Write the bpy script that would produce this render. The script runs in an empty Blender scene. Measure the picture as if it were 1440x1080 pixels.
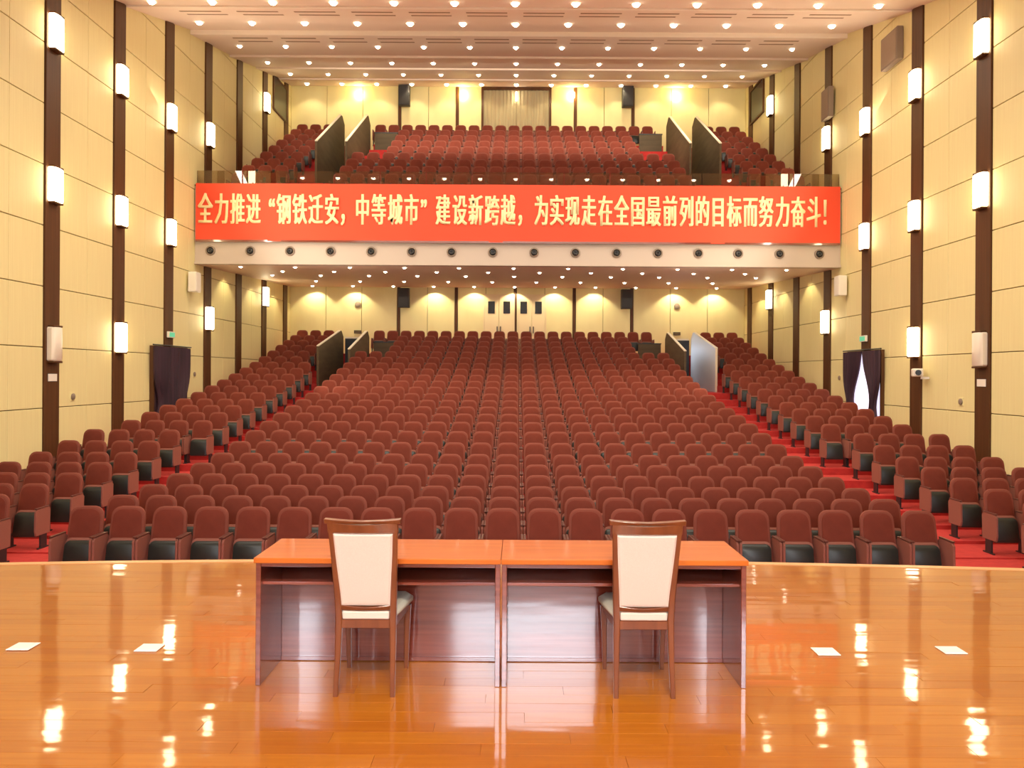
import bpy, bmesh, math, random
from mathutils import Vector, Matrix
random.seed(7)
S = bpy.context.scene
COL = S.collection
R = math.radians

# ------------------------------------------------------------------ camera, world, lights, exposure
EYE = 1.84
cd = bpy.data.cameras.new('camera'); cam = bpy.data.objects.new('camera', cd); COL.objects.link(cam)
cd.sensor_width = 36; cd.lens = 27.5; cd.shift_x = -7/1440; cd.shift_y = -13/1440; cd.clip_end = 200
cam.matrix_world = Matrix.Translation((0, 0, EYE)) @ Matrix.Rotation(R(90), 4, 'X') @ Matrix.Rotation(R(0.33), 4, 'Z')
S.camera = cam
w = bpy.data.worlds.new('world'); S.world = w; w.use_nodes = True
w.node_tree.nodes['Background'].inputs[0].default_value = (1, .85, .65, 1)
w.node_tree.nodes['Background'].inputs[1].default_value = .15
S.view_settings.view_transform = 'Standard'; S.view_settings.look = 'None'
S.view_settings.gamma = 1; S.view_settings.use_curve_mapping = False
S.view_settings.exposure = 0.0

def area(name, loc, target, sx, sy, power, col, spread=180):
    l = bpy.data.lights.new(name, 'AREA'); l.shape = 'RECTANGLE'; l.size = sx; l.size_y = sy
    l.energy = power; l.color = col; l.spread = R(spread)
    o = bpy.data.objects.new(name, l); COL.objects.link(o); o.location = loc
    o.rotation_euler = (Vector(target)-Vector(loc)).to_track_quat('-Z', 'Y').to_euler(); return o
def spot(name, loc, target, power, col, ang, blend=.6, rad=.15):
    l = bpy.data.lights.new(name, 'SPOT'); l.energy = power; l.color = col; l.spot_size = R(ang); l.spot_blend = blend
    l.shadow_soft_size = rad
    o = bpy.data.objects.new(name, l); COL.objects.link(o); o.location = loc
    o.rotation_euler = (Vector(target)-Vector(loc)).to_track_quat('-Z', 'Y').to_euler(); return o
WARM = (1, .80, .50); NEUT = (1, .90, .74); COOL = (.72, .82, 1)
area('hall_ceiling_light', (0, 13, 9.0), (0, 15.5, 0), 16, 6, 980, NEUT, 140)
area('hall_ceiling_light', (0, 20.5, 10.6), (0, 20.5, 0), 16, 5, 820, NEUT)
area('balcony_ceiling_light', (0, 28.5, 12.6), (0, 36, 8.5), 16, 3, 620, NEUT, 150)
area('under_balcony_light', (0, 31, 5.25), (0, 31, 0), 17, 7, 280, NEUT)
area('stage_front_light', (0, -2.0, 7.6), (0, 4.8, .6), 3.5, 1.0, 230, (1, .92, .78), 90)
area('stage_floor_fill', (0, 4.5, 9.0), (0, 4.5, 0), 5, 2.5, 60, (1, .90, .76), 110)  # added overhead fill, no such fixture known, to brighten the stage floor
for sx in (-1, 1):      # added fills by the side walls, no real coves, to brighten the ceiling
    area('ceiling_fill', (sx*9.7, 22, 8.6), (sx*1.5, 24, 13), .5, 16, 400, (1, .86, .70))

# ------------------------------------------------------------------ materials
def mat(name, col, rough=.6, metal=0, spec=.5, emit=None, es=0, coat=0, coatior=1.5, bump=None, noise=None, alpha=None):
    m = bpy.data.materials.new(name); m.use_nodes = True; nt = m.node_tree; N = nt.nodes; L = nt.links
    b = N['Principled BSDF']
    b.inputs['Base Color'].default_value = (*col, 1); b.inputs['Roughness'].default_value = rough
    b.inputs['Metallic'].default_value = metal; b.inputs['Specular IOR Level'].default_value = spec
    b.inputs['Coat Weight'].default_value = coat; b.inputs['Coat Roughness'].default_value = .08; b.inputs['Coat IOR'].default_value = coatior
    if emit: b.inputs['Emission Color'].default_value = (*emit, 1); b.inputs['Emission Strength'].default_value = es
    if noise or bump:
        tc = N.new('ShaderNodeTexCoord'); mp = N.new('ShaderNodeMapping'); L.new(tc.outputs['Object'], mp.inputs[0])
    if noise:       # (scale xyz, second colour, detail)
        sc, c2, det = noise
        mp.inputs['Scale'].default_value = sc
        n = N.new('ShaderNodeTexNoise'); n.inputs['Scale'].default_value = 1; n.inputs['Detail'].default_value = det
        L.new(mp.outputs[0], n.inputs['Vector'])
        cr = N.new('ShaderNodeValToRGB'); cr.color_ramp.elements[0].position = .35; cr.color_ramp.elements[1].position = .68
        cr.color_ramp.elements[0].color = (*col, 1); cr.color_ramp.elements[1].color = (*c2, 1)
        L.new(n.outputs[0], cr.inputs[0]); L.new(cr.outputs[0], b.inputs['Base Color'])
    if bump:        # (scale, strength, distance)
        n2 = N.new('ShaderNodeTexNoise'); n2.inputs['Scale'].default_value = bump[0]; n2.inputs['Detail'].default_value = 3
        L.new(tc.outputs['Object'], n2.inputs['Vector'])
        bp = N.new('ShaderNodeBump'); bp.inputs['Strength'].default_value = bump[1]; bp.inputs['Distance'].default_value = bump[2]
        L.new(n2.outputs[0], bp.inputs['Height']); L.new(bp.outputs[0], b.inputs['Normal'])
    return m

def board_mat(name, c1, c2, rough):
    m = bpy.data.materials.new(name); m.use_nodes = True; nt = m.node_tree; N = nt.nodes; L = nt.links; b = N['Principled BSDF']
    g = N.new('ShaderNodeNewGeometry'); oi = N.new('ShaderNodeObjectInfo')
    add = N.new('ShaderNodeMath'); add.operation = 'ADD'; fr = N.new('ShaderNodeMath'); fr.operation = 'FRACT'
    L.new(g.outputs['Random Per Island'], add.inputs[0]); L.new(oi.outputs['Random'], add.inputs[1]); L.new(add.outputs[0], fr.inputs[0])
    mp = N.new('ShaderNodeMapping'); mp.inputs['Scale'].default_value = (2, 45, 1); L.new(g.outputs['Position'], mp.inputs[0])
    n = N.new('ShaderNodeTexNoise'); n.inputs['Detail'].default_value = 5; n.inputs['Scale'].default_value = 1; L.new(mp.outputs[0], n.inputs['Vector'])
    mx = N.new('ShaderNodeMath'); mx.operation = 'MULTIPLY_ADD'; mx.inputs[1].default_value = .45
    L.new(fr.outputs[0], mx.inputs[0]); L.new(n.outputs[0], mx.inputs[2])
    cr = N.new('ShaderNodeValToRGB'); cr.color_ramp.elements[0].position = .35; cr.color_ramp.elements[1].position = 1.0
    cr.color_ramp.elements[0].color = (*c1, 1); cr.color_ramp.elements[1].color = (*c2, 1)
    L.new(mx.outputs[0], cr.inputs[0]); L.new(cr.outputs[0], b.inputs['Base Color'])
    b.inputs['Roughness'].default_value = rough; b.inputs['Coat Weight'].default_value = 1; b.inputs['Coat Roughness'].default_value = .05
    b.inputs['Coat IOR'].default_value = 1.36; b.inputs['Specular IOR Level'].default_value = .15
    n2 = N.new('ShaderNodeTexNoise'); n2.inputs['Scale'].default_value = 2.2; n2.inputs['Detail'].default_value = 1
    mp2 = N.new('ShaderNodeMapping'); mp2.inputs['Scale'].default_value = (.7, 3, 1); L.new(g.outputs['Position'], mp2.inputs[0]); L.new(mp2.outputs[0], n2.inputs['Vector'])
    bp = N.new('ShaderNodeBump'); bp.inputs['Strength'].default_value = .25; bp.inputs['Distance'].default_value = .006
    L.new(n2.outputs[0], bp.inputs['Height']); L.new(bp.outputs[0], b.inputs['Normal']); L.new(bp.outputs[0], b.inputs['Coat Normal'])
    return m

M = {}
M['panel'] = mat('cream_wall_panel', (.82, .735, .37), .55, noise=((1.5, 30, .6), (.78, .68, .33), 4), bump=(60, .08, .002))
M['groove'] = mat('panel_groove', (.16, .10, .04), .8)
M['strip'] = mat('dark_wood_strip', (.075, .028, .008), .5, spec=.3, noise=((3, 12, .5), (.105, .040, .012), 4))
M['ceiling'] = mat('ceiling_plaster', (.80, .66, .54), .7, noise=((.5, .8, 1), (.77, .62, .50), 2))
M['soffit'] = mat('balcony_soffit', (.78, .60, .47), .55)
M['lip'] = mat('ceiling_lip', (.86, .76, .64), .6)
M['fascia'] = mat('fascia_cream', (.54, .45, .37), .5)
M['carpet'] = mat('red_carpet', (.50, .030, .022), .95, noise=((9, 9, 9), (.42, .022, .018), 5), bump=(150, .4, .004))
M['fabric'] = mat('maroon_fabric', (.19, .041, .024), .85, spec=.15, noise=((7, 7, 7), (.165, .036, .021), 3), bump=(180, .25, .002))
M['fabric_lit_rim'] = mat('maroon_fabric_lit_rim', (.22, .062, .040), .8, spec=.15)  # paler copy of the seat fabric: light on the top edges painted in
M['pad'] = mat('armrest_fabric', (.27, .10, .07), .8, spec=.2)
M['shell'] = mat('black_seat_shell', (.018, .022, .018), .45)
M['arm'] = mat('armrest_top_wood', (.10, .028, .018), .35)
M['stage'] = board_mat('stage_board_varnish', (.38, .100, .007), (.47, .148, .011), .4)
M['stage_edge'] = mat('stage_edge_wood', (.80, .42, .18), .3)
M['black'] = mat('black_curtain', (.02, .015, .015), .9)
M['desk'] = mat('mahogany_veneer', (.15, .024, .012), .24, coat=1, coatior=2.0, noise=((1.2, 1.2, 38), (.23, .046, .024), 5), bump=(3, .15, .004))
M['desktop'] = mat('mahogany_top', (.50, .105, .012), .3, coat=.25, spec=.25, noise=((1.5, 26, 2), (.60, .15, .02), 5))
M['chairwood'] = mat('chair_wood', (.17, .045, .016), .28, coat=.4, noise=((20, 20, 2), (.23, .065, .022), 4))
M['cream_fabric'] = mat('cream_upholstery', (.76, .57, .46), .75, noise=((260, 6, 260), (.71, .52, .41), 2), bump=(240, .3, .001))
M['grey_fabric'] = mat('pale_seat_upholstery', (.62, .58, .46), .75, noise=((200, 200, 200), (.54, .50, .40), 2))
M['banner'] = mat('red_banner_cloth', (.80, .070, .022), .65, bump=(1.3, .5, .03))
M['letter'] = mat('cream_lettering', (.95, .78, .42), .6)
M['darkmetal'] = mat('black_metal', (.02, .02, .02), .4)
M['speaker'] = mat('black_speaker', (.030, .026, .024), .6, bump=(400, .4, .002))
M['greyspk'] = mat('grey_speaker', (.25, .19, .14), .6, bump=(300, .4, .002))
M['grille'] = mat('grey_grille', (.33, .25, .18), .7, bump=(300, .4, .002))
M['white'] = mat('white_plastic', (.85, .80, .68), .45)
M['parapet'] = mat('olive_brown_parapet', (.095, .065, .028), .7, noise=((1, 1, 6), (.13, .088, .040), 4))
M['daylit'] = mat('daylit_parapet', (.66, .68, .68), .55)  # stairwell daylight on the right parapet, painted in as a pale colour
M['daylight'] = mat('daylit_window_glass', (.8, .85, .9), .3, emit=(.84, .90, 1), es=32)
M['rail'] = mat('pale_rail', (.86, .76, .56), .35)
M['ring'] = mat('downlight_trim', (.8, .7, .58), .4)
M['bulb'] = mat('bulb', (1, 1, 1), .5, emit=(1, .84, .62), es=24)
M['sconce'] = mat('sconce_glass', (1, .95, .85), .5, emit=(1, .82, .48), es=17)
M['dimglass'] = mat('unlit_sconce_glass', (.84, .76, .62), .35)
M['wallglow'] = mat('wall_lamp_glass', (1, .9, .7), .5, emit=(1, .78, .32), es=60)
M['curtain'] = mat('plum_curtain', (.050, .016, .028), .75, noise=((6, 6, .6), (.030, .010, .018), 3))
M['backcurtain'] = mat('sage_curtain', (.45, .38, .22), .8, noise=((14, 4, .4), (.36, .29, .16), 3))
M['doorglow'] = mat('daylit_door_glass', (.9, .9, 1), .3, emit=(.86, .80, 1), es=1.1)
M['brass'] = mat('floor_box_lid', (.96, .90, .80), .5)
M['vent'] = mat('vent_slot', (.30, .19, .12), .7)
M['window'] = mat('dark_glass', (.012, .010, .008), .12)
M['door'] = mat('cream_door', (.80, .66, .38), .45)
M['sign'] = mat('exit_sign_face', (.05, .25, .12), .4, emit=(.2, .9, .5), es=.5)
M['paper'] = mat('white_notice', (.86, .80, .70), .6)
g = bpy.data.materials.new('rail_glass'); g.use_nodes = True; nt = g.node_tree; nt.nodes.clear()
out = nt.nodes.new('ShaderNodeOutputMaterial'); mx = nt.nodes.new('ShaderNodeMixShader'); tr = nt.nodes.new('ShaderNodeBsdfTransparent')
tr.inputs[0].default_value = (.80, .74, .62, 1); gl = nt.nodes.new('ShaderNodeBsdfGlossy'); gl.inputs['Roughness'].default_value = .02
fz = nt.nodes.new('ShaderNodeFresnel'); fz.inputs[0].default_value = 1.8
nt.links.new(fz.outputs[0], mx.inputs[0]); nt.links.new(tr.outputs[0], mx.inputs[1]); nt.links.new(gl.outputs[0], mx.inputs[2]); nt.links.new(mx.outputs[0], out.inputs[0])
M['glass'] = g

# ------------------------------------------------------------------ helpers
class MB:
    def __init__(s): s.bm = bmesh.new()
    def box(s, x0, x1, y0, y1, z0, z1, mtx=None):
        v = [s.bm.verts.new(mtx @ Vector(p) if mtx else p) for p in
             ((x0,y0,z0),(x1,y0,z0),(x1,y1,z0),(x0,y1,z0),(x0,y0,z1),(x1,y0,z1),(x1,y1,z1),(x0,y1,z1))]
        for f in ((0,3,2,1),(4,5,6,7),(0,1,5,4),(1,2,6,5),(2,3,7,6),(3,0,4,7)): s.bm.faces.new([v[i] for i in f])
        return s
    def hexa(s, pts):
        v = [s.bm.verts.new(p) for p in pts]
        for f in ((0,3,2,1),(4,5,6,7),(0,1,5,4),(1,2,6,5),(2,3,7,6),(3,0,4,7)): s.bm.faces.new([v[i] for i in f])
        return s
    def loft(s, loops, cap=True, closed=True):
        L = [[s.bm.verts.new(p) for p in lp] for lp in loops]; n = len(loops[0])
        for a, b in zip(L, L[1:]):
            for i in range(n if closed else n-1):
                s.bm.faces.new((a[i], a[(i+1) % n], b[(i+1) % n], b[i]))
        if cap: s.bm.faces.new(L[0][::-1]); s.bm.faces.new(L[-1])
        return s
    def lathe(s, prof, n=16, c=(0,0,0), axis='z'):
        loops = []
        for r, h in prof:
            lp = []
            for i in range(n):
                a = 2*math.pi*i/n; u, v = r*math.cos(a), r*math.sin(a)
                lp.append((c[0]+u, c[1]+v, c[2]+h) if axis == 'z' else (c[0]+u, c[1]+h, c[2]+v) if axis == 'y' else (c[0]+h, c[1]+u, c[2]+v))
            loops.append(lp)
        return s.loft(loops)
    def bar(s, pts, w, d=None):
        """square-section bar with per-point half sizes through pts, sections in XY planes"""
        loops = []
        for i, p in enumerate(pts):
            a = w[i] if isinstance(w, (list, tuple)) else w; b = (d[i] if isinstance(d, (list, tuple)) else d) or a
            c = .3
            loops.append([(p[0]+x*a, p[1]+y*b, p[2]) for x, y in ((-1,-1+c),(-1+c,-1),(1-c,-1),(1,-1+c),(1,1-c),(1-c,1),(-1+c,1),(-1,1-c))])
        return s.loft(loops)
    def bevel(s, w=.005, seg=1):
        bmesh.ops.recalc_face_normals(s.bm, faces=s.bm.faces)
        ed = [e for e in s.bm.edges if len(e.link_faces) == 2 and e.calc_face_angle(0) > .5]
        bmesh.ops.bevel(s.bm, geom=ed, offset=w, segments=seg, affect='EDGES', profile=.5, clamp_overlap=True); return s
    def mesh(s, name, m, smooth=False):
        bmesh.ops.recalc_face_normals(s.bm, faces=s.bm.faces)
        me = bpy.data.meshes.new(name); s.bm.to_mesh(me); s.bm.free(); me.materials.append(M[m])
        if smooth: me.polygons.foreach_set('use_smooth', [True]*len(me.polygons)); me.set_sharp_from_angle(angle=R(40))
        return me
    def build(s, name, m, parent=None, loc=None, smooth=False):
        return link(name, s.mesh(name, m, smooth), parent, loc)
def link(name, me, parent=None, loc=None, rot=None):
    o = bpy.data.objects.new(name, me); COL.objects.link(o)
    if parent: o.parent = parent
    if loc: o.location = loc
    if rot: o.rotation_euler = rot
    return o
def tag(o, label, cat, group=None, kind=None):
    o['label'] = label; o['category'] = cat
    if group: o['group'] = group
    if kind: o['kind'] = kind
    return o
def thing(name, label, cat, loc=(0,0,0), rz=0, group=None):
    o = bpy.data.objects.new(name, None); o.empty_display_size = .2; COL.objects.link(o)
    o.location = loc; o.rotation_euler = (0, 0, rz); return tag(o, label, cat, group)
def struct(o): o['kind'] = 'structure'; return o
def copy_tree(o, parent=None):
    c = o.copy(); COL.objects.link(c)
    if parent: c.parent = parent
    for ch in list(o.children): copy_tree(ch, c)
    return c
ORD = ['', 'first', 'second', 'third', 'fourth', 'fifth', 'sixth', 'seventh', 'eighth', 'ninth', 'tenth', 'eleventh', 'twelfth', 'thirteenth',
       'fourteenth', 'fifteenth', 'sixteenth', 'seventeenth', 'eighteenth', 'nineteenth', 'twentieth', 'twenty-first', 'twenty-second', 'twenty-third', 'twenty-fourth']

# ------------------------------------------------------------------ dimensions
HW = 10.2; BACK = 35.1; BF = 24.7            # half width of hall, rear wall, balcony front
SEG = [12.0, 16.4, 20.3, 24.3, 27.6, 30.4, 33.2, BACK]
ZF = [9.4, 10.32, 11.33, 12.36, 13.0, 13.68, 14.32, 14.75]
LIP = [.05, .05, .05, .14, .07, .06, .06, 0]
def ceil_z(y):
    if y < SEG[0]: return ZF[0]
    for i in range(len(SEG)-1):
        if y <= SEG[i+1]:
            t = (y-SEG[i])/(SEG[i+1]-SEG[i]); return ZF[i]+t*(ZF[i+1]+LIP[i+1]-ZF[i])
    return ZF[-1]
def soffit_z(y): return 5.3+(y-BF)/(BACK-BF)*.45
ROWY = [715.8,699,683.5,668,653,638.7,622.5,606.8,593.5,582,572,563,553.7,544.5,536,527.5,519,511,503,495,487,480,473,466]
RD = [10.8+.99*k for k in range(24)]
RZ = [EYE+(527-y)*d/1100-1.0 for y, d in zip(ROWY, RD)]      # floor height of each row
RZ[0] = RZ[1] = -1.0
BD = [26.0+.95*k for k in range(9)]
BZ = [7.5+.505*k for k in range(9)]

# ------------------------------------------------------------------ floors
b = MB()
b.box(-HW, HW, 7.3, RD[0]+.44, -1.25, -1.0)
for k in range(1, 24):
    y0 = RD[k]-.55; y1 = RD[k]+.44 if k < 23 else BACK
    z = RZ[k]
    if k < 18: b.box(-HW, HW, y0, y1, -1.25, z)
    else:
        b.box(-6.12, 6.12, y0, y1, -1.25, z)
        for s in (-1, 1): b.box(*sorted((s*7.387, s*HW)), y0, y1, -1.25, z)
for s in (-1, 1): b.box(*sorted((s*6.12, s*7.387)), RD[18]-.55, 33.2, -1.25, RZ[17])
for s in (-1, 1): b.box(*sorted((s*6.12, s*7.387)), 33.2, BACK, -1.25, RZ[23])
struct(b.build('floor', 'carpet'))
b = MB()
b.box(-HW, HW, BF+.12, BD[0]-.5, 7.0, BZ[0]-.02)
for k in range(9):
    y0 = BD[k]-.55; y1 = BD[k]+.40 if k < 8 else BACK
    if k < 3: b.box(-HW, HW, y0, y1, BZ[k]-.65, BZ[k])
    else:
        b.box(-6.12, 6.12, y0, y1, BZ[k]-.65, BZ[k])
        for s in (-1, 1): b.box(*sorted((s*7.387, s*HW)), y0, y1, BZ[k]-.65, BZ[k])
for s in (-1, 1): b.box(*sorted((s*6.12, s*7.387)), BD[3]-.55, BACK, BZ[2]-.3, BZ[2]+.2)
o = struct(b.build('balcony_floor', 'carpet'))

# stage slab with bowed front edge
def edge_y(x): return 7.76-.0105*x*x
xs = [-9.6+19.2*i/48 for i in range(49)]
b = MB(); top = [(x, edge_y(x)-.05, 0) for x in xs]
b.loft([[(-9.6, -6, -1.2)]+[(x, edge_y(x)-.05, -1.2) for x in xs]+[(9.6, -6, -1.2)], [(-9.6, -6, -.02)]+[(x, edge_y(x)-.05, -.02) for x in xs]+[(9.6, -6, -.02)]])
stage = struct(b.build('stage_floor', 'stage'))
b = MB()
b.loft([[(x, edge_y(x)-.45, -.019), (x, edge_y(x)-.45, -.0008), (x, edge_y(x), -.0008), (x, edge_y(x), -.019)] for x in xs])
b.build('board_border', 'stage', stage)
b = MB()
b.loft([[(x, edge_y(x)-.07, -.10), (x, edge_y(x)-.07, .006), (x, edge_y(x)+.02, .006), (x, edge_y(x)+.03, -.10)] for x in xs])
b.build('edge_strip', 'stage_edge', stage)
BW, BL = .12, 1.21
bmm = MB().box(-BL/2+.0006, BL/2-.0006, -BW/2+.0004, BW/2-.0004, -.018, 0).bevel(.0006).mesh('board', 'stage')
far = MB(); n_ind = 0
y = -1.5; r = 0
while y < 7.6:
    off = [0, .42, .81, .21, .63][r % 5]*BL
    x = -9.4+off
    while x < 9.4:
        yc = y+BW/2; xc = x+BL/2
        if max(abs(x), abs(x+BL)) < 9.5 and y+BW < min(edge_y(x), edge_y(x+BL))-.2:
            tx, ty = random.gauss(0, .07), random.gauss(0, .05)
            if 3.5 < yc < 6.6 and abs(xc) < .66*yc+.75 and n_ind < 300:
                o = link('board', bmm, stage, (xc, yc, 0), (R(tx), R(ty), 0)); n_ind += 1
            else:
                m4 = Matrix.Translation((xc, yc, 0)) @ Matrix.Rotation(R(tx), 4, 'X') @ Matrix.Rotation(R(ty), 4, 'Y')
                far.box(-BL/2+.0006, BL/2-.0006, -BW/2+.0004, BW/2-.0004, -.018, 0, m4)
        x += BL
    y += BW; r += 1
o = far.build('distant_boards', 'stage', stage); o['kind'] = 'stuff'

# ------------------------------------------------------------------ walls
STR = [17.1+2.867*i for i in range(-1, 7)]
JZ = [-1.565+1.313*i for i in range(14)]
SW = .27                                       # half width of dark strips
DOORS = (22.83-1.12, 22.83+1.12)
panel_cache = {}
for s, side in ((-1, 'left'), (1, 'right')):
    wb = MB(); wb.box(*sorted((s*(HW+.05), s*(HW+.35))), -6, BACK+.3, -1.3, 15.6)
    wall = struct(wb.build('wall_'+side, 'groove'))
    bounds = []
    e = [9.0, 11.5]+STR+[BACK+.10]
    for a, c in zip(e, e[1:]):
        p0, p1 = a+(SW+.012 if a > 12 else 0), c-(SW+.012 if c < 35 and c > 12 else 0)
        if p1-p0 > 1.6: mid = (p0+p1)/2; bounds += [(p0, mid-.004), (mid+.004, p1)]
        else: bounds.append((p0, p1))
    for p0, p1 in bounds:
        for z0, z1 in zip(JZ, JZ[1:]):
            z0 = max(z0, -1.2)+.009; z1 -= .009
            zc = ceil_z(p1)+.05
            if z0 > zc-.1: continue
            z1 = min(z1, zc)
            q0, q1 = p0, p1
            if z1 <= 2.5:
                if q0 < DOORS[0] < q1: q1 = DOORS[0]
                elif q0 < DOORS[1] < q1: q0 = DOORS[1]
                elif q0 > DOORS[0] and q1 < DOORS[1]: continue
            key = (round(q1-q0, 3), round(z1-z0, 3))
            if key not in panel_cache:
                panel_cache[key] = MB().box(-.03, .03, -key[0]/2, key[0]/2, -key[1]/2, key[1]/2).bevel(.006).mesh('panel', 'panel')
            link('wall_panel', panel_cache[key], wall, (s*(HW+.03), (q0+q1)/2, (z0+z1)/2))
    for i, y in enumerate(STR):
        zb = -1.1
        if i == 3: zb = 2.62
        sb = MB().box(-.06, .06, -SW, SW, zb, ceil_z(y)+.05).bevel(.008)
        sb.build('wood_strip', 'strip', wall, (s*(HW+.02), y, 0))
    # forward plain part by the stage
    MB().box(-.03, .03, -6, 8.98, -1.2, 9.6).build('wall_panel', 'panel', wall, (s*(HW+.03), 0, 0))

# rear wall
rb = MB().box(-HW-.1, HW+.1, BACK+.06, BACK+.4, -1.3, 15.6)
rear = struct(rb.build('wall_back', 'groove'))
XS = [(560-727)*.0319, (641-727)*.0319, (724-727)*.0319, (807-727)*.0319, (888-727)*.0319]
def rear_panels(z0, z1, hole=None, strips=XS, zj=()):
    es = sorted([-HW]+strips+[HW]+[-HW+(strips[0]+HW)*t for t in (.33, .66)]+[strips[-1]+(HW-strips[-1])*t for t in (.34, .67)]
                +[(strips[i]+strips[i+1])/2 for i in range(len(strips)-1)])
    for a, c in zip(es, es[1:]):
        a2 = a+(.075 if a in strips else .01); c2 = c-(.075 if c in strips else .01)
        for q0, q1 in zip((z0,)+zj, zj+(z1,)):
            if hole and not (c2 <= hole[0] or a2 >= hole[1]) and q1 > hole[2]+.02:
                if q0 < hole[2]: link('wall_panel', MB().box(a2, c2, -.035, .03, q0+.005, hole[2]).bevel(.006).mesh('panel', 'panel'), rear, (0, BACK+.03, 0))
                if a2 < hole[0]: link('wall_panel', MB().box(a2, hole[0], -.035, .03, max(q0, hole[2])+.005, q1-.005).bevel(.006).mesh('panel', 'panel'), rear, (0, BACK+.03, 0))
                if c2 > hole[1]: link('wall_panel', MB().box(hole[1], c2, -.035, .03, max(q0, hole[2])+.005, q1-.005).bevel(.006).mesh('panel', 'panel'), rear, (0, BACK+.03, 0))
                continue
            link('wall_panel', MB().box(a2, c2, -.035, .03, q0+.005, q1-.005).bevel(.006).mesh('panel', 'panel'), rear, (0, BACK+.03, 0))
OP = ((678-727)*.0319, (770-727)*.0319, 11.56)
rear_panels(1.2, soffit_z(BACK)+.03, hole=None)
upx = [XS[0], XS[1], XS[3], XS[4]]
rear_panels(8.0, 14.85, hole=OP, strips=upx)
for x in XS: MB().box(-.06, .06, -.05, .05, 1.2, 5.74).build('wood_strip', 'strip', rear, (x, BACK+.02, 0))
for x in upx: MB().box(-.06, .06, -.05, .05, 8.5, 14.8).build('wood_strip', 'strip', rear, (x, BACK+.02, 0))
# curtained projection opening in the upper rear wall
b = MB(); b.box(OP[0]-.1, OP[0], -.08, .06, 11.56, 14.8); b.box(OP[1], OP[1]+.1, -.08, .06, 11.56, 14.8); b.box(OP[0], OP[1], -.08, .06, 14.60, 14.85)
op = thing('stage_window_curtain', 'pale sage pleated curtain in dark frame, centre of the upper rear wall', 'curtain', (0, BACK-.02, 0))
b.build('frame', 'strip', op)
def pleats(x0, x1, z0, z1, n, amp, xf=None, y=0):
    lo, hi, lb, hb = [], [], [], []
    for i in range(n*4+1):
        t = i/(n*4); yy = y+amp*math.sin(t*n*2*math.pi)
        lo.append((x0+(x1-x0)*t, yy, z0)); hi.append((x0+(x1-x0)*t, yy, z1))
    return MB().loft([lo+[(p[0], p[1]+.02, p[2]) for p in lo[::-1]], hi+[(p[0], p[1]+.02, p[2]) for p in hi[::-1]]])
pleats(OP[0], (OP[0]+OP[1])/2-.01, 11.6, 14.6, 9, .02).build('curtain_panel', 'backcurtain', op, (0, .02, 0), True)
pleats((OP[0]+OP[1])/2+.01, OP[1], 11.6, 14.6, 9, .02).build('curtain_panel', 'backcurtain', op, (0, .02, 0), True)
MB().box(-.03, .03, -.05, 0, 14.1, 14.5).bevel(.01).build('lamp_tube', 'bulb', op, ((724-727)*.0319, -.04, 0))

# double doors in the lower rear wall
for i, (a, c, nm) in enumerate((((681-727)*.0319, (722-727)*.0319-.02, 'door_1'), ((728.5-727)*.0319, (766-727)*.0319, 'door_2'))):
    d = bpy.data.objects.new(nm, None); COL.objects.link(d); d.location = (0, BACK-.02, 0); struct(d)
    mid = (a+c)/2
    for j, (p, q) in enumerate(((a, mid-.006), (mid+.006, c))):
        lf = MB().box(p, q, -.045, -.005, 2.72, 5.38).bevel(.008).build('door_leaf', 'door', d)
        wx = [(690-727)*.0319, (712-727)*.0319, (736-727)*.0319, (757-727)*.0319][i*2+j]*(.985)
        MB().box(wx-.15, wx+.15, -.07, -.045, 4.58, 5.12).bevel(.01).build('window_pane', 'window', lf)
        MB().box(q-.09 if j == 0 else p+.05, q-.05 if j == 0 else p+.09, -.10, -.045, 3.7, 4.0).bevel(.008).build('door_handle', 'darkmetal', lf)
    b = MB(); b.box(a-.06, a, -.06, 0, 2.7, 5.44); b.box(c, c+.06, -.06, 0, 2.7, 5.44); b.box(a, c, -.06, 0, 5.38, 5.44)
    b.build('door_frame', 'door', d)
# front enclosure behind the camera (stage house)
b = MB(); b.box(-HW, HW, -6.2, -6, -1.2, 9.5); struct(b.build('wall_front', 'black'))
for i, (x0, x1, z0, z1) in enumerate(((-1.26, 1.65, 2.9, 5.6), (-4.85, -4.0, 2.9, 5.2), (3.75, 4.65, 2.9, 5.2))):
    fr = MB(); fr.box(x0-.08, x0, 0, .08, z0-.08, z1+.08); fr.box(x1, x1+.08, 0, .08, z0-.08, z1+.08); fr.box(x0, x1, 0, .08, z0-.08, z0); fr.box(x0, x1, 0, .08, z1, z1+.08)
    wn = struct(fr.build('window_%d' % (i+3), 'strip', loc=(0, -6.0, 0)))
    MB().box(x0, x1, .01, .03, z0, z1).build('window_pane', 'daylight', wn)
for i in range(len(SEG)-1):
    y0, y1, z0, z1 = SEG[i], SEG[i+1], ZF[i], ZF[i+1]+LIP[i+1]
    b = MB().hexa([(-HW-.04, y0, z0), (HW+.04, y0, z0), (HW+.04, y1+.02, z1), (-HW-.04, y1+.02, z1),
                   (-HW-.04, y0, z0+.35), (HW+.04, y0, z0+.35), (HW+.04, y1+.02, z1+.35), (-HW-.04, y1+.02, z1+.35)])
    c = struct(b.build('ceiling', 'ceiling'))
    MB().box(-HW+.0, HW, -.03, .015, -.012, LIP[i]+.03).build('edge_strip', 'lip' if i in (2, 3) else 'ceiling', c, (0, y0, z0))
struct(MB().box(-HW-.04, HW+.04, -6, 12.02, 9.4, 9.7).build('ceiling', 'ceiling'))

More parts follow.
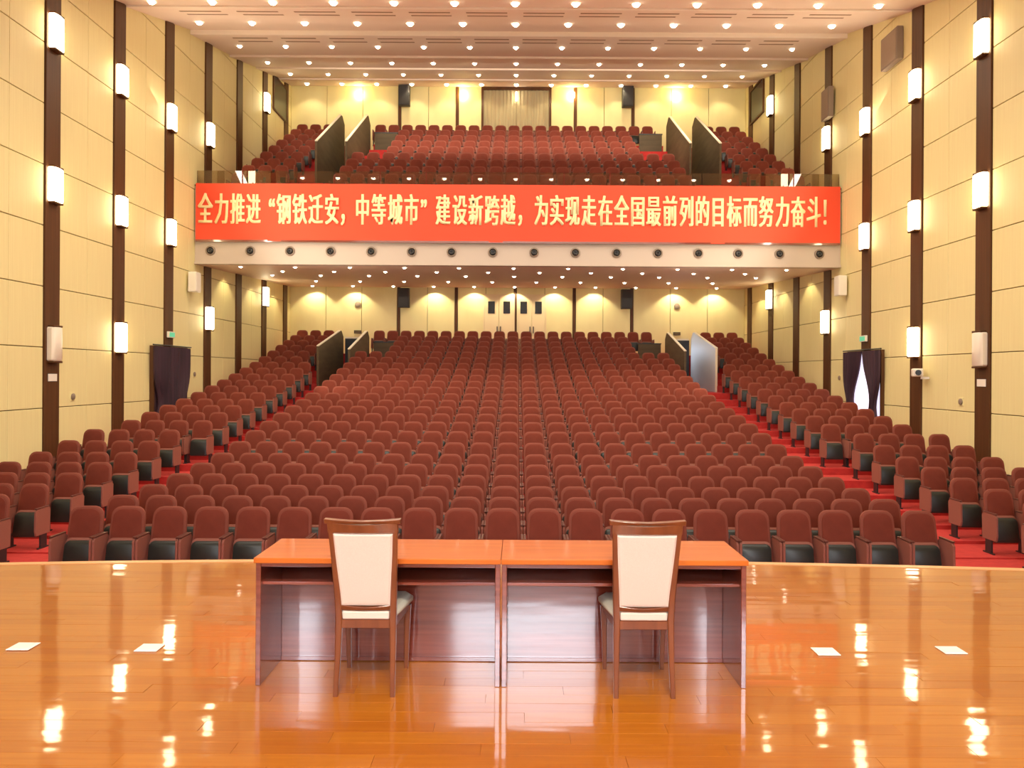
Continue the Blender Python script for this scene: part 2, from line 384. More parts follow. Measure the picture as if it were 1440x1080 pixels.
# ------------------------------------------------------------------ balcony front, soffit, rail
b = MB().box(-HW, HW, BF, BF+.25, 5.28, 7.74).bevel(.01)
fa = struct(b.build('balcony_front', 'fascia'))
MB().box(-HW, HW, -.03, .0, 5.28, 5.36).build('edge_strip', 'fascia', fa, (0, BF, 0))
MB().box(-HW, HW, -.02, .27, 7.74, 7.79).build('top_strip', 'parapet', fa, (0, BF, 0))
b = MB().hexa([(-HW, BF+.2, 5.28), (HW, BF+.2, 5.28), (HW, BACK+.02, 5.74), (-HW, BACK+.02, 5.74), (-HW, BF+.2, 5.5), (HW, BF+.2, 5.5), (HW, BACK+.02, 5.96), (-HW, BACK+.02, 5.96)])
struct(b.build('balcony_soffit', 'soffit'))
rl = thing('glass_balcony_rail', 'low glass balustrade along the balcony edge above the red banner', 'railing', (0, BF+.12, 7.79))
n = 14; wv = 2*HW/n
gm = MB().box(-wv/2+.02, wv/2-.02, -.006, .006, 0.0, .47).mesh('glass_panel', 'glass')
pm = MB().box(-.015, .015, -.02, .02, 0, .10).mesh('post', 'darkmetal')
for i in range(n):
    link('glass_panel', gm, rl, (-HW+wv*(i+.5), 0, 0))
    for dx in (-.4, .4): link('clamp', pm, rl, (-HW+wv*(i+.5)+dx, 0, 0))

# banner
BY = BF-.09
bx0, bx1 = -10.14, 10.14
bz0, bz1 = EYE+(527-341)*BY/1100, EYE+(527-260)*BY/1100
ban = thing('banner', 'long red banner with cream Chinese slogan hung across the balcony front', 'banner', (0, BY, 0))
b = MB(); lo, hi = [], []
for i in range(97):
    t = i/96; x = bx0+(bx1-bx0)*t; yy = .012*math.sin(t*37)+.008*math.sin(t*91)
    lo.append((x, yy, bz0)); hi.append((x, yy, bz1))
b.loft([lo+[(p[0], p[1]+.008, p[2]) for p in lo[::-1]], hi+[(p[0], p[1]+.008, p[2]) for p in hi[::-1]]])
b.build('cloth', 'banner', ban, smooth=True)
b = MB().box(bx0, bx1, -.015, .02, bz0-.03, bz0+.035); b.build('hem', 'desk', ban)
chars = [('全',289),('力',311.7),('推',334.3),('进',356.5),('“',382.5),('钢',399),('铁',421.7),('迁',444.3),('安',467),('，',482.5),
 ('中',510),('等',532.7),('城',556),('市',578.7),('”',596),('建',623),('设',646.7),('新',669),('跨',692),('越',714.3),('，',731.5),
 ('为',761),('实',783),('现',805),('走',828),('在',851),('全',874),('国',896.7),('最',919),('前',942),('列',965),('的',987.5),
 ('目',1009.5),('标',1032),('而',1055),('努',1077),('力',1100),('奋',1122),('斗',1144),('！',1160)]
dg = bpy.context.evaluated_depsgraph_get()
lm = bmesh.new(); KS = BY/1100
H = 46*KS; Wc = 20.5*KS
for ch, px in chars:
    cu = bpy.data.curves.new('t', 'FONT'); cu.body = ch; cu.size = 1; cu.align_x = 'CENTER'; cu.resolution_u = 2; cu.offset = .006
    to = bpy.data.objects.new('t', cu); COL.objects.link(to); dg.update()
    me = bpy.data.meshes.new_from_object(to.evaluated_get(dg))
    xsn = [v.co.x for v in me.vertices]; cx = 0
    if xsn: cx = (min(xsn)+max(xsn))/2
    zz = [v.co.y for v in me.vertices]
    for k, dx in enumerate((-.020, 0, .020)):
        tb = bmesh.new(); tb.from_mesh(me)
        off = {'“': -6, '”': 6, '，': -0, '！': 0}.get(ch, 0)
        for v in tb.verts:
            v.co = Vector(((px-728.3)*KS+(v.co.x-cx)*Wc+dx, -.020-.001*k, bz0+24*KS+(v.co.y+.08)*H))
        tm = bpy.data.meshes.new('x'); tb.to_mesh(tm); tb.free(); lm.from_mesh(tm); bpy.data.meshes.remove(tm)
    bpy.data.objects.remove(to); bpy.data.meshes.remove(me)
me = bpy.data.meshes.new('lettering'); lm.to_mesh(me); lm.free(); me.materials.append(M['letter'])
lo_ = link('lettering', me, ban); lo_['label'] = 'cream condensed Chinese characters'
sd = lo_.modifiers.new('thick', 'SOLIDIFY'); sd.thickness = .004

# air nozzles in the fascia
nz = []
ring = MB().lathe([(.155, 0), (.155, -.03), (.115, -.045), (.10, -.01), (.10, .0)], 20, axis='y').mesh('nozzle_ring', 'greyspk', True)
ball = MB().lathe([(.095, 0), (.09, -.03), (.06, -.055), (.03, -.05), (.028, -.01)], 16, axis='y').mesh('nozzle_ball', 'darkmetal', True)
for i, px in enumerate([295,351,407,464,521,578,634,692,750,808,866,924,981,1037,1095,1151]):
    dl = 'from the left' if i < 8 else 'from the right'; kk = i+1 if i < 8 else 16-i
    t = thing('air_nozzle', 'round dark air nozzle under the banner, %s %s' % (ORD[kk], dl), 'air nozzle', ((px-727)*BF/1100, BF, EYE+(527-355)*BF/1100), 0, 'air nozzles under the banner')
    link('ring', ring, t); link('ball', ball, t)

# ------------------------------------------------------------------ downlights
bulb_m = MB().lathe([(.075, 0), (.070, -.03), (.045, -.06), (.01, -.072)], 12).mesh('bulb', 'bulb', True)
trim_m = MB().lathe([(.115, .01), (.115, -.012), (.08, -.018), (.078, .01)], 16).mesh('trim', 'ring', True)
def side_words(x, i, n, mid):
    if i == mid: return 'on the centre line'
    return '%s left of centre' % ORD[mid-i] if i < mid else '%s right of centre' % ORD[i-mid]
def down_row(y, p, xc, half, zfun, where, scale=1.0, offs=0, n=None):
    k = int((HW-.6)/p) if n is None else n
    cols = [xc+offs*p+p*j for j in range(-k, k+1) if abs(xc+offs*p+p*j) < half]
    mid = min(range(len(cols)), key=lambda q: abs(cols[q]-xc))
    for i, x in enumerate(cols):
        t = thing('downlight', 'round warm ceiling downlight, %s, %s' % (where, side_words(x, i, len(cols), mid)), 'ceiling light', (x, y, zfun(y)-.002), 0, 'recessed ceiling downlights')
        t.scale = (scale,)*3
        link('trim', trim_m, t); link('bulb', bulb_m, t)
for y, wd in ((16.0, 'frontmost row above the frame edge'), (19.75, 'row along the top edge of the picture'), (22.7, 'row just before the bright ceiling step'),
              (26.0, 'row just behind the bright ceiling step'), (28.9, 'fourth visible row before the rear wall'), (31.8, 'fifth visible ceiling row'), (34.3, 'last row by the upper rear wall')):
    down_row(y, 1.53, -.1, 9.7, ceil_z, wd, 1.25 if y < 24 else (1.15 if y > 34 else 1.0))
for y, of, wd in ((25.5, 0, 'first soffit row under balcony'), (27.1, .5, 'second soffit row under balcony'), (28.8, 0, 'third soffit row under balcony'),
                  (31.6, .5, 'fourth soffit row under balcony'), (34.45, 0, 'rear soffit row under balcony')):
    down_row(y, 1.78, -.13, 9.6, soffit_z, wd, .85, of)
# scallop lights on the lower rear wall and lower side walls
for j in range(-5, 6):
    if abs(j) == 3: continue
    spot('scallop_lamp', (-.13+1.78*j, 34.55, 5.62), (-.13+1.78*j, 35.3, 4.0), 85, (1, .86, .56), 110, .35, .03)
for j in range(-6, 7):
    spot('scallop_lamp', (-.1+1.53*j, 34.2, 14.5), (-.1+1.53*j, 35.4, 12.0), 50, (1, .86, .54), 95, .5, .05)
for s in (-1, 1):
    for y in (27.2, 30.0, 32.7):
        spot('scallop_lamp', (s*9.55, y, 5.3), (s*10.3, y, 3.6), 45, (1, .84, .50), 100, .35, .03)
# slot vents in the ceiling
vent_m = MB().box(-.55, .55, -.05, .05, -.012, .01).bevel(.004)
vent_m = vent_m.mesh('slot', 'vent')
for y, wd, n in ((21.1, 'in front of the bright ceiling step', 12), (25.0, 'behind the bright ceiling step', 11)):
    for j in range(-6, 6):
        x = -.1+1.53*(j+.5)
        word = '%s %s of centre' % (ORD[-j] if j < 0 else ORD[j+1], 'left' if j < 0 else 'right')
        sl = math.atan((ceil_z(y+.3)-ceil_z(y-.3))/.6)
        t = thing('ceiling_vent', 'pair of dark slot vents %s, %s' % (wd, word), 'air vent', (x, y, ceil_z(y)), 0, 'slot vents in the ceiling')
        t.rotation_euler = (sl, 0, 0)
        link('slot', vent_m, t, (0, -.22, 0)); link('slot', vent_m, t, (0, .3, 0))

# ------------------------------------------------------------------ wall sconces
def sconce_mesh(m):
    pts = [(-.0, -.20), (.10, -.20), (.15, -.12), (.16, 0), (.15, .12), (.10, .20), (0, .20)]
    lp = lambda z, k: [(p[0]*k, p[1]*k, z) for p in pts]
    return MB().loft([lp(-.37, .85), lp(-.34, 1), lp(.34, 1), lp(.37, .85)]).mesh('shade', m, True)
sm, dm = sconce_mesh('sconce'), sconce_mesh('dimglass')
capm = MB().box(0, .13, -.17, .17, -.02, .02).bevel(.006).mesh('cap', 'strip')
def sconce(s, i, z, lit, word):
    t = thing('wall_sconce', word, 'wall lamp', (s*(HW-.04), STR[i], z), 0 if s < 0 else math.pi, 'glass wall lamps on the dark strips')
    link('shade', sm if lit else dm, t); link('cap', capm, t, (0, 0, .39)); link('cap', capm, t, (0, 0, -.39))
NM = {1: 'nearest', 2: 'second', 3: 'third', 4: 'fourth', 5: 'fifth', 6: 'sixth', 7: 'seventh'}
for s, sd_ in ((-1, 'left'), (1, 'right')):
    for i, z, lit, lev in ((1, 9.25, 1, 'top'), (1, 5.92, 1, 'middle'), (1, 2.45, 0, 'low unlit'), (2, 9.28, 1, 'top'), (2, 5.95, 1, 'middle'), (2, 2.73, 1, 'bottom'),
                      (3, 9.28, 1, 'upper'), (3, 5.93, 1, 'lower'), (4, 9.65, 1, 'upper'), (4, 3.63, 1, 'lower'),
                      (6, 12.7, 1, 'upper'), (6, 4.92, 1, 'lower')):
        lb = '%s glass sconce on the %s dark strip of the %s wall' % (('glowing '+lev) if lit else 'unlit low', NM[i], sd_)
        sconce(s, i, z, lit, lb)
# glowing lamps on the upper rear wall
for px, wd in ((503, 'far left'), (649, 'left of the curtained opening'), (802, 'right of the curtained opening'), (948, 'far right')):
    t = thing('wall_lamp', 'bright yellow lamp high on the upper rear wall, %s' % wd, 'wall lamp', ((px-727)*.0319, BACK-.02, 14.35), 0, 'yellow lamps on the upper rear wall')
    MB().lathe([(.05, -.14), (.11, -.10), (.12, .10), (.05, .14)], 14, (0, -.12, 0)).build('glass', 'wallglow', t, smooth=True)
    MB().box(-.05, .05, -.05, 0, -.05, .05).build('bracket', 'strip', t)

# ------------------------------------------------------------------ loudspeakers
def speaker(name, label, w_, d_, h_, m, loc, rz=0, tilt=0, bracket=True):
    t = thing(name, label, 'loudspeaker', loc, rz)
    t.rotation_euler = (tilt, 0, rz)
    MB().box(-w_/2, w_/2, -d_, 0, -h_/2, h_/2).bevel(.02, 2).build('cabinet', m, t)
    MB().box(-w_*.43, w_*.43, -d_-.012, -d_+.001, -h_*.45, h_*.45).bevel(.005).build('grille', {'white': 'white', 'greyspk': 'grille'}.get(m, 'speaker'), t)
    if bracket: MB().box(-.03, .03, -.02, .30, -.03, .03).build('bracket', 'darkmetal', t)
    return t
kx = 34.7/1100
speaker('loudspeaker', 'black loudspeaker on the upper rear wall, left of the curtained opening', .48, .36, .88, 'speaker', ((567-727)*kx, 34.78, 14.16), 0, .06)
speaker('loudspeaker', 'black loudspeaker on the upper rear wall, right of the curtained opening', .48, .36, .88, 'speaker', ((880-727)*kx, 34.78, 14.16), 0, .06)
speaker('loudspeaker', 'black loudspeaker under the balcony, left of the rear doors', .48, .36, .86, 'speaker', ((568-727)*kx, 34.78, 5.22), 0, .05)
speaker('loudspeaker', 'black loudspeaker under the balcony, right of the rear doors', .48, .36, .86, 'speaker', ((880-727)*kx, 34.78, 5.22), 0, .05)
speaker('loudspeaker', 'large grey speaker hung high on the right wall beside second strip', .95, .17, .88, 'greyspk', (10.195, 21.2, 10.72), R(-90), 0, False)
speaker('loudspeaker', 'grey speaker hung on the right wall beside fourth strip', .62, .17, .98, 'greyspk', (10.13, 25.45, 10.7), R(-90), 0, False)
speaker('wall_loudspeaker', 'small white wall speaker by left end of balcony front', .38, .25, .62, 'white', (-10.14, 24.25, 4.65), R(-90)+math.pi, 0, False)
speaker('wall_loudspeaker', 'small white wall speaker by right end of balcony front', .38, .25, .62, 'white', (10.14, 24.25, 4.65), R(90)+math.pi, 0, False)

# control-room windows high on side walls near the back
for s, nm in ((-1, 'window_1'), (1, 'window_2')):
    b = MB().box(-.02, .02, -.85, .85, -.68, .68).bevel(.01)
    o = struct(b.build(nm, 'window', loc=(s*(HW-.03), 33.35, 13.55)))
    b = MB(); b.box(-.05, .03, -.92, -.85, -.75, .75); b.box(-.05, .03, .85, .92, -.75, .75); b.box(-.05, .03, -.85, .85, .68, .75); b.box(-.05, .03, -.85, .85, -.75, -.68)
    b.build('window_frame', 'strip', o)

# ------------------------------------------------------------------ side doors with curtains
def side_door(s, nm, parted):
    d = bpy.data.objects.new(nm, None); COL.objects.link(d); d.location = (s*(HW-.03), 22.83, 0); struct(d)
    fz = RZ[10]-.3
    b = MB(); b.box(-.06, .08, -1.12, -1.04, fz, 2.6); b.box(-.06, .08, 1.04, 1.12, fz, 2.6); b.box(-.06, .08, -1.04, 1.04, 2.52, 2.6)
    b.build('door_frame', 'strip', d)
    MB().box(.02, .07, -1.04, -.01, fz, 2.52).build('door_leaf', 'doorglow' if parted else 'curtain', d)
    MB().box(.02, .07, .01, 1.04, fz, 2.52).build('door_leaf', 'doorglow' if parted else 'curtain', d)
    t = thing('door_curtain', 'plum curtain %s over the %s side door' % ('parted to show the bright door glass' if parted else 'closed', 'right' if s > 0 else 'left'), 'curtain', (s*(HW-.16), 22.83, 0))
    MB().lathe([(.02, -1.25), (.02, 1.25)], 10, (0, 0, 2.62), axis='y').build('curtain_rod', 'darkmetal', t)
    # each drape: gathered towards a tie at mid height
    for q in (-1, 1):
        n = 36; loops = []
        for zi in range(17):
            z = fz+.05+(2.58-fz-.05)*zi/16; u = (z-fz)/(2.6-fz)
            out_e = 1.2-.28*math.exp(-((u-.45)/.17)**2)
            if parted: inner = (.03+.55*math.exp(-((u-.50)/.27)**2)) if u < .95 else .03
            else: inner = .02
            fr = []; bk = []
            for i in range(n+1):
                tt = i/n; yy = q*(inner+(out_e-inner)*tt); xx = .045*math.sin(tt*7*2*math.pi)
                fr.append((xx, yy, z)); bk.append((xx+.012, yy, z))
            loops.append(fr+bk[::-1])
        MB().loft(loops).build('drape', 'curtain', t, smooth=True)
    e = thing('exit_sign', 'small exit sign box above the %s side door' % ('right' if s > 0 else 'left'), 'sign', (s*(HW-.06), 22.83, 2.95), 0 if s < 0 else math.pi, 'exit sign boxes')
    MB().box(0, .07, -.2, .2, -.09, .09).bevel(.006).build('housing', 'white', e)
    MB().box(.07, .075, -.17, .17, -.065, .065).build('sign_face', 'sign', e)
side_door(-1, 'door_3', False); side_door(1, 'door_4', True)

# small wall fittings
def wallbit(name, label, cat, s, y, z, parts, group=None):
    t = thing(name, label, cat, (s*HW, y, z), 0 if s < 0 else math.pi, group)
    for nm, m, bxs, bev in parts: MB().box(*bxs).bevel(bev).build(nm, m, t)
    return t
for s, sdn in ((-1, 'left'), (1, 'right')):
    wallbit('notice_plate', 'small white notice on nearest dark strip of the %s wall' % sdn, 'sign', s, 17.1, 1.72,
            [('plate', 'paper', (.04, .055, -.16, .16, -.08, .08), .003), ('backing', 'darkmetal', (0.03, .042, -.17, .17, -.09, .09), .002)])
    for y, z, wd in ((17.95, 1.28, 'between the first and second strips'), (24.7, 1.8, 'behind the side door')):
        t = wallbit('thermostat', 'round dark fitting on the %s wall %s' % (sdn, wd), 'wall socket', s, y, z, [])
        MB().lathe([(.075, -.0), (.075, .03), (.05, .045), (.01, .048)], 14, axis='x').build('dial', 'greyspk', t, smooth=True)
        MB().box(-.01, .01, -.1, .1, -.1, .1).bevel(.004).build('plate', 'panel', t)
t = thing('security_camera', 'white security camera bracketed beside second dark strip, right wall', 'camera', (9.95, 19.45, 1.95), R(-20))
MB().box(-.12, .12, -.16, .16, -.1, .1).bevel(.03, 2).build('housing', 'white', t)
MB().lathe([(.07, -.22), (.06, -.15), (.06, -.14)], 14, axis='y').build('lens', 'darkmetal', t, smooth=True)
MB().box(.08, .27, -.03, .03, -.16, -.10).build('bracket', 'white', t)
for x, lb in ((-7.15, 'left'), (7.15, 'right')):
    t = thing('exit_sign', 'dark sign low on the rear wall behind the %s stairwell' % lb, 'sign', (x, BACK-.04, 3.72), 0, 'dark signs on the rear wall')
    MB().box(-.16, .16, -.03, 0, -.07, .07).bevel(.005).build('housing', 'darkmetal', t); MB().box(-.13, .13, -.034, -.03, -.045, .045).build('sign_face', 'parapet', t)
    t = thing('smoke_detector', 'small pale round fitting on the lower rear wall, %s' % lb, 'wall fitting', (x, BACK-.04, 4.95), 0, 'round fittings on the rear wall')
    MB().lathe([(.13, 0), (.13, -.03), (.08, -.06), (.02, -.065)], 16, axis='y').build('dome', 'greyspk', t, smooth=True)
    MB().lathe([(.15, .005), (.15, -.01)], 16, axis='y').build('base', 'panel', t)

# ------------------------------------------------------------------ stairwell parapets
def parapet(x, y0, y1, zf, zt0, zt1, label, m='parapet', th=.035):
    t = thing('stairwell_parapet', label, 'parapet', (x, y0, 0))
    D = y1-y0; yb = D*.86
    prof = [(0, zf), (0, zt0), (yb, zt1), (yb+.2, zt1+.02), (D, zt1-.22), (D, zf)]
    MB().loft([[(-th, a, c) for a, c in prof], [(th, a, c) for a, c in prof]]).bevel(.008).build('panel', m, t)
    r = .03
    MB().loft([[(-th-.012, -.03, zt0+.0), (th+.012, -.03, zt0), (th+.012, -.03, zt0+r), (-th-.012, -.03, zt0+r)],
               [(-th-.012, yb, zt1), (th+.012, yb, zt1), (th+.012, yb, zt1+r), (-th-.012, yb, zt1+r)]]).build('handrail', 'rail', t)
    MB().box(-th-.005, th+.005, -.03, .0, zf, zt0).build('end_post', 'rail' if m == 'daylit' else 'parapet', t)
for s, sn in ((-1, 'left'), (1, 'right')):
    parapet(s*7.36, 28.9, 33.0, RZ[17], 2.85, 3.62, 'sloping %s stairwell parapet on lower level, wall side' % ('daylit' if s > 0 else 'brown %s' % sn), 'daylit' if s > 0 else 'parapet')  # right one is paler: daylight falling on it is put into its colour
    parapet(s*6.27, 29.2, 33.0, RZ[17], 2.75, 3.60, 'sloping brown %s stairwell parapet on lower level, centre side' % sn)
    parapet(s*7.36, 28.5, 33.0, BZ[2], 10.30, 12.55, 'sloping olive %s stairwell parapet on the balcony, wall side' % sn)
    parapet(s*6.27, 28.5, 33.0, BZ[2], 10.30, 12.55, 'sloping olive %s stairwell parapet on the balcony, centre side' % sn)
    # dark panel standing in for the tunnel's darkness, pale cap on top
    t = thing('stairwell_shade_panel', 'dark panel with pale cap in place of the shaded tunnel mouth, lower %s stairwell' % sn, 'parapet', (s*6.78, 33.15, 0))
    MB().box(-.5, .5, -.05, .05, RZ[17], 3.33).build('panel', 'darkmetal', t); MB().box(-.5, .5, -.07, .07, 3.33, 3.40).build('handrail', 'rail', t)
    for lev, zb, yb in (('lower level', RZ[23], RD[23]-.56), ('balcony', BZ[8], BD[8]-.56)):
        t = thing('row_barrier', 'low dark barrier before the last row, %s side of the %s' % (sn, lev), 'barrier', (s*5.58, yb, zb), 0)
        MB().box(-.48, .48, -.03, .03, -.3, .46).bevel(.006).build('panel', 'parapet', t); MB().box(-.5, .5, -.04, .04, .46, .50).build('cap', 'darkmetal', t)
area('stairwell_daylight', (6.5, 33.0, 2.9), (7.2, 31.0, 2.2), .5, .5, 14, COOL)

# ------------------------------------------------------------------ theatre seats
TILT = math.tan(R(10))
def outline(w_, z0, z1, r, y, wb=None, nseg=4, inset=0):
    """rounded-top shape in XZ at depth y (leaning back)"""
    wb = (wb or w_)-inset; w_ = w_-inset; z0 += inset; z1 -= inset; r = max(.02, r-inset*.5); p = []
    rb = .035
    for a in range(3): t = math.pi+math.pi/2*a/2; p.append((-wb+rb+rb*math.cos(t), z0+rb+rb*math.sin(t)))
    for a in range(3): t = -math.pi/2+math.pi/2*a/2; p.append((wb-rb+rb*math.cos(t), z0+rb+rb*math.sin(t)))
    for a in range(nseg+1): t = math.pi/2*a/nseg; p.append((w_-r+r*math.cos(t), z1-r+r*math.sin(t)))
    for a in range(nseg+1): t = math.pi/2+math.pi/2*a/nseg; p.append((-w_+r+r*math.cos(t), z1-r+r*math.sin(t)))
    return [(x, y+(z-.4)*TILT, z) for x, z in p]
Zb0, Zb1 = .44, 1.0
def seat_parts():
    P = []
    o = lambda y, ins: outline(.232, Zb0, Zb1, .135, y, .246, inset=ins)
    P.append(('backrest', MB().loft([o(-.075, .02), o(-.09, .004), o(-.125, 0), o(-.14, .012), o(-.143, .03)]).mesh('backrest', 'fabric_lit_rim', True), []))
    o2 = lambda y, ins: outline(.232, Zb0+.01, Zb1, .135, y, .246, inset=ins)
    P.append(('back_cushion', MB().loft([o2(-.135, .034), o2(-.152, .038), o2(-.160, .065)]).mesh('back_cushion', 'fabric', True), []))
    # folded seat: cushion + dark underside, nearly upright
    def so(y, ins, w_=.225, zt=.585, r=.07): return [(x, -.30+(q[1]-0)*1.0-(z-.2)*-.30, z) for (x, _, z), q in [((a[0], 0, a[2]), (0, y)) for a in outline(w_, .17, zt, r, 0, .215, inset=ins)]]
    P.append(('seat_cushion', MB().loft([so(.10, .02), so(.085, 0), so(.04, 0), so(.035, .006)]).mesh('seat_cushion', 'pad', True), []))
    P.append(('seat_shell', MB().loft([so(.036, .01, zt=.565), so(.01, .012, zt=.562), so(-.012, .035, zt=.555)]).mesh('seat_shell', 'shell', True), []))
    for sx in (-1, 1):
        c = sx*.2665
        pr = [(-.44, .22), (-.46, .30), (-.45, .60), (-.42, .635), (-.10, .645), (-.06, .60), (-.08, .22)]
        P.append(('armrest', MB().loft([[(c-.016, a, z) for a, z in pr], [(c+.016, a, z) for a, z in pr]]).bevel(.006).mesh('armrest', 'pad'),
                  [('armrest_top', MB().box(c-.0185, c+.0185, -.44, -.09, .640, .662).bevel(.006).mesh('armrest_top', 'arm'))]))
        P.append(('leg', MB().box(c-.014, c+.014, -.32, -.16, 0, .23).box(c-.016, c+.016, -.38, -.10, 0, .02).mesh('leg', 'darkmetal'), []))
    return P
PARTS = seat_parts()
centre_x = [.1-.286-.572*i for i in range(10, -1, -1)]+[.1+.286+.572*i for i in range(10)]
seats = []   # (x, y, z, block, row, pos, total)
for k in range(24):
    cx = centre_x if not (20 <= k <= 22) else [x for x in centre_x if abs(x) < 4.95]
    for i, x in enumerate(cx): seats.append((x, RD[k], RZ[k], 'centre', k, i, len(cx)))
    if k == 0: continue
    sx = [7.85, 8.42, 8.99, 9.56] if k < 8 else ([7.50, 8.07, 8.64, 9.21] if k < 18 else [8.07, 8.64, 9.21])
    for s, bn in ((-1, 'left'), (1, 'right')):
        for i, x in enumerate(sx):
            if x/RD[k] > .70: continue
            seats.append((s*x, RD[k], RZ[k], bn, k, i, len(sx)))
for k in range(9):
    cx = centre_x if k in (0, 1, 2, 3, 8) else [x for x in centre_x if abs(x) < 4.95]
    for i, x in enumerate(cx): seats.append((x, BD[k], BZ[k], 'bc', k, i, len(cx)))
    for s in (-1, 1):
        for i, x in enumerate([8.13, 8.70, 9.27]): seats.append((s*x, BD[k], BZ[k], 'bs', k, i, 3))
low = sorted([q for q in seats if q[3] in ('centre', 'left', 'right')], key=lambda q: (q[4], q[1]))
ind = low[:300]; ids = set(id(q) for q in ind); rest = [q for q in seats if id(q) not in ids]
proto = None
for q in ind:
    x, y, z, bl, k, i, n = q
    if bl == 'centre':
        pos = '%s from the left aisle' % ORD[i+1] if i < n/2 else '%s from the right aisle' % ORD[n-i]
        lb = 'maroon folding theatre seat, centre block, %s row, %s' % (ORD[k+1], pos)
    else:
        pos = '%s from the aisle' % ORD[i+1]
        lb = 'maroon folding theatre seat, %s side block, level with %s centre row, %s' % (bl, ORD[k+1], pos)
        lb = lb.replace('folding ', '')
    if proto is None:
        proto = thing('theatre_seat', lb, 'theatre seat', (x, y, z), 0, 'maroon theatre seats in rows')
        for nm, me, kids in PARTS:
            p = link(nm, me, proto)
            for kn, km in kids: link(kn, km, p)
    else:
        t = copy_tree(proto); t.location = (x, y, z); t['label'] = lb
    if True:
        pass
# the remaining seats as one object
import numpy as np
vs, fs, ms, base = [], [], [], 0
mats = []
tv, tf, tm_ = [], [], []
for nm, me, kids in PARTS:
    for mm in [me]+[k_[1] for k_ in kids]:
        off = len(tv); tv += [tuple(v.co) for v in mm.vertices]
        mi = mm.materials[0]
        if mi not in mats: mats.append(mi)
        for p in mm.polygons: tf.append([off+a for a in p.vertices]); tm_.append(mats.index(mi))
tv = np.array(tv); nv = len(tv)
allv = np.concatenate([tv+np.array([q[0], q[1], q[2]]) for q in rest])
lens = np.array([len(f) for f in tf]); flat = np.concatenate([np.array(f) for f in tf])
me = bpy.data.meshes.new('seats_far'); nr = len(rest)
me.vertices.add(len(allv)); me.vertices.foreach_set('co', allv.ravel())
me.loops.add(len(flat)*nr); me.polygons.add(len(lens)*nr)
me.loops.foreach_set('vertex_index', np.concatenate([flat+i*nv for i in range(nr)]).astype(np.int32))
starts = np.concatenate([[0], np.cumsum(np.tile(lens, nr))[:-1]]).astype(np.int32)
me.polygons.foreach_set('loop_start', starts)
for mt in mats: me.materials.append(mt)
me.polygons.foreach_set('material_index', np.tile(np.array(tm_), nr).astype(np.int32))
me.update(calc_edges=True); me.validate()
me.polygons.foreach_set('use_smooth', [True]*len(me.polygons)); me.set_sharp_from_angle(angle=R(40))
so_ = link('theatre_seats', me)
tag(so_, 'remaining rows of maroon theatre seats farther back and on the balcony', 'theatre seats', 'maroon theatre seats in rows', 'stuff')

# ------------------------------------------------------------------ desks
def desk(cx, label):
    Wd = 1.448; y0, y1 = 4.575, 5.12
    t = thing('conference_desk', label, 'desk', (cx, 0, 0), 0, 'mahogany desks joined end to end')
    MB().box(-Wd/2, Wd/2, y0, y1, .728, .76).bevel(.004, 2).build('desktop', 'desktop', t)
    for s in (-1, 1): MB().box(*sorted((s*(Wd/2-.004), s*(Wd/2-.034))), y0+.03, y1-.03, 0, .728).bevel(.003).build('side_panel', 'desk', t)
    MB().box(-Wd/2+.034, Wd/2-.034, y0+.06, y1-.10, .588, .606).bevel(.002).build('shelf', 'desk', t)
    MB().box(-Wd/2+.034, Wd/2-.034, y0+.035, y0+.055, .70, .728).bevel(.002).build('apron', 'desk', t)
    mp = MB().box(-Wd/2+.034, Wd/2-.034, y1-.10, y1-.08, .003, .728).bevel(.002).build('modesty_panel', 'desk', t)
    MB().box(-Wd/2+.034, Wd/2-.034, y1-.112, y1-.10, .003, .03).bevel(.002).build('bottom_rail', 'desk', mp)
desk((-1.535-.088)/2, 'left of two joined mahogany desks at the centre of the stage')
desk((-.088+1.365)/2, 'right of two joined mahogany desks at the centre of the stage')

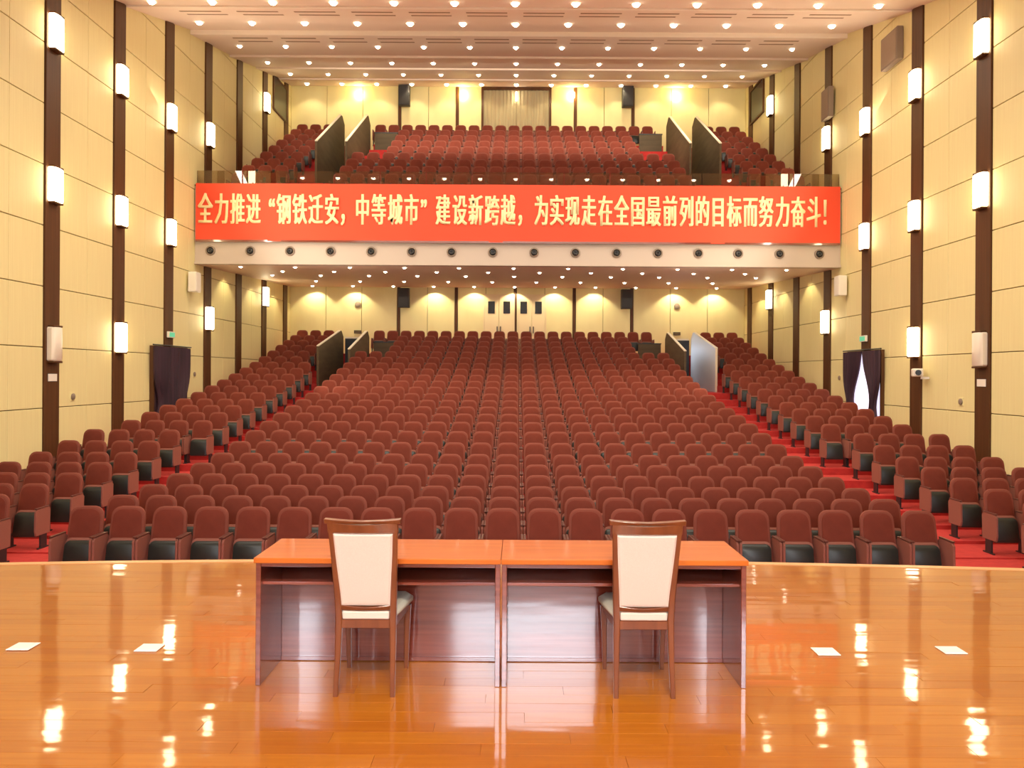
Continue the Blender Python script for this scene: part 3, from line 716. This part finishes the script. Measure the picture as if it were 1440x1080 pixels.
# ------------------------------------------------------------------ chairs
def chair(cx, label, ry=0):
    t = thing('dining_chair', label, 'chair', (cx, 4.50, 0), ry, 'cream chairs behind the desks')
    # local: rear (camera side) at y=0, seat extends to +y
    for s in (-1, 1):
        # post: foot splays to the camera, rises, leans back above the seat
        pts = [(s*.162, -.035, 0), (s*.158, .0, .22), (s*.155, .015, .42), (s*.160, .005, .55), (s*.172, -.05, .80), (s*.184, -.105, 1.0)]
        MB().bar(pts, [.013, .016, .019, .018, .016, .013], [.015, .018, .022, .020, .016, .013]).build('post', 'chairwood', t, smooth=True)
        MB().bar([(s*.178, .405, 0), (s*.182, .40, .2), (s*.188, .395, .40)], [.012, .015, .02]).build('leg', 'chairwood', t, smooth=True)
        MB().hexa([(s*.155-.009, .02, .375), (s*.155+.009, .02, .375), (s*.188+.009, .39, .375), (s*.188-.009, .39, .375),
                   (s*.155-.009, .02, .425), (s*.155+.009, .02, .425), (s*.188+.009, .39, .425), (s*.188-.009, .39, .425)]).build('side_rail', 'chairwood', t)
    MB().box(-.15, .15, .004, .028, .375, .425).bevel(.003).build('rear_rail', 'chairwood', t)
    MB().box(-.18, .18, .385, .405, .375, .425).bevel(.003).build('front_rail', 'chairwood', t)
    # back rail curved at top, with rolled top
    def rail(z0, z1, w_, y0f, dy, th, nm, m):
        loops = []
        for i in range(13):
            u = -1+i/6; x = u*w_; cz = .006*(1-u*u); yb = -.012*(1-u*u)
            a = lambda z: y0f(z)+yb
            loops.append([(x, a(z0)-th, z0), (x, a(z0)+th, z0), (x, a(z1)+th+.004, z1-cz+.006*abs(u)), (x, a(z1)-th-.008, z1-cz+.006*abs(u))])
        return MB().loft(loops).bevel(.002).build(nm, m, t)
    yl = lambda z: .005-(z-.55)*.235
    rail(.945, 1.0, .198, yl, 0, .013, 'top_rail', 'chairwood')
    rail(1.0, 1.022, .214, yl, 0, .019, 'crest', 'chairwood')
    rail(.478, .505, .148, yl, 0, .012, 'lower_rail', 'chairwood')
    # upholstered back panel
    loops = []
    for y_, ins in ((-.018, .012), (-.012, 0), (.014, 0), (.028, .02)):
        lp = []
        for u, z in ((-1, .508), (1, .508), (1, .60), (1, .70), (1, .80), (1, .94), (-1, .94), (-1, .80), (-1, .70), (-1, .60)):
            hw = .140+(z-.508)*.068
            lp.append((u*(hw-ins), yl(z)+y_, z+(ins if z < .55 else -ins if z > .9 else 0)))
        loops.append(lp)
    MB().loft(loops).build('back_cushion', 'cream_fabric', t)
    # seat cushion: trapezoid, domed
    loops = []
    for z, ins in ((.425, .004), (.435, -.012), (.460, -.014), (.477, .012), (.484, .06)):
        pts = []
        base = [(-.160, .022), (.160, .022), (.215, .36), (.175, .43), (-.175, .43), (-.215, .36)]
        c0 = (0, .22)
        for a, c in base: 
            dx, dy = a-c0[0], c-c0[1]; L_ = math.hypot(dx, dy); pts.append((a-dx/L_*ins, c-dy/L_*ins, z))
        loops.append(pts)
    MB().loft(loops).bevel(.004).build('seat_cushion', 'grey_fabric', t, smooth=True)['label'] = 'pale grey-beige seat cushion'
    MB().box(-.135, .135, -.002, .024, .428, .474).bevel(.008, 2).build('rear_cushion', 'cream_fabric', t)
chair(-.862, 'cream upholstered wooden chair drawn up to the left desk')
chair(.738, 'cream upholstered wooden chair drawn up to the right desk')

# floor outlet boxes on the stage
for x, y, lb in ((-3.29, 5.23, 'outermost on the left'), (-2.44, 5.22, 'nearest the left desk'), (2.07, 5.22, 'nearest the right desk'), (2.93, 5.26, 'outermost on the right')):
    t = thing('floor_outlet', 'small pale square floor outlet cover on the stage, %s' % lb, 'floor outlet', (x, y, .002), 0, 'floor outlet covers on the stage')
    MB().box(-.075, .075, -.07, .07, 0, .006).bevel(.002).build('frame', 'brass', t); MB().box(-.062, .062, -.058, .058, .006, .009).bevel(.001).build('lid', 'brass', t)
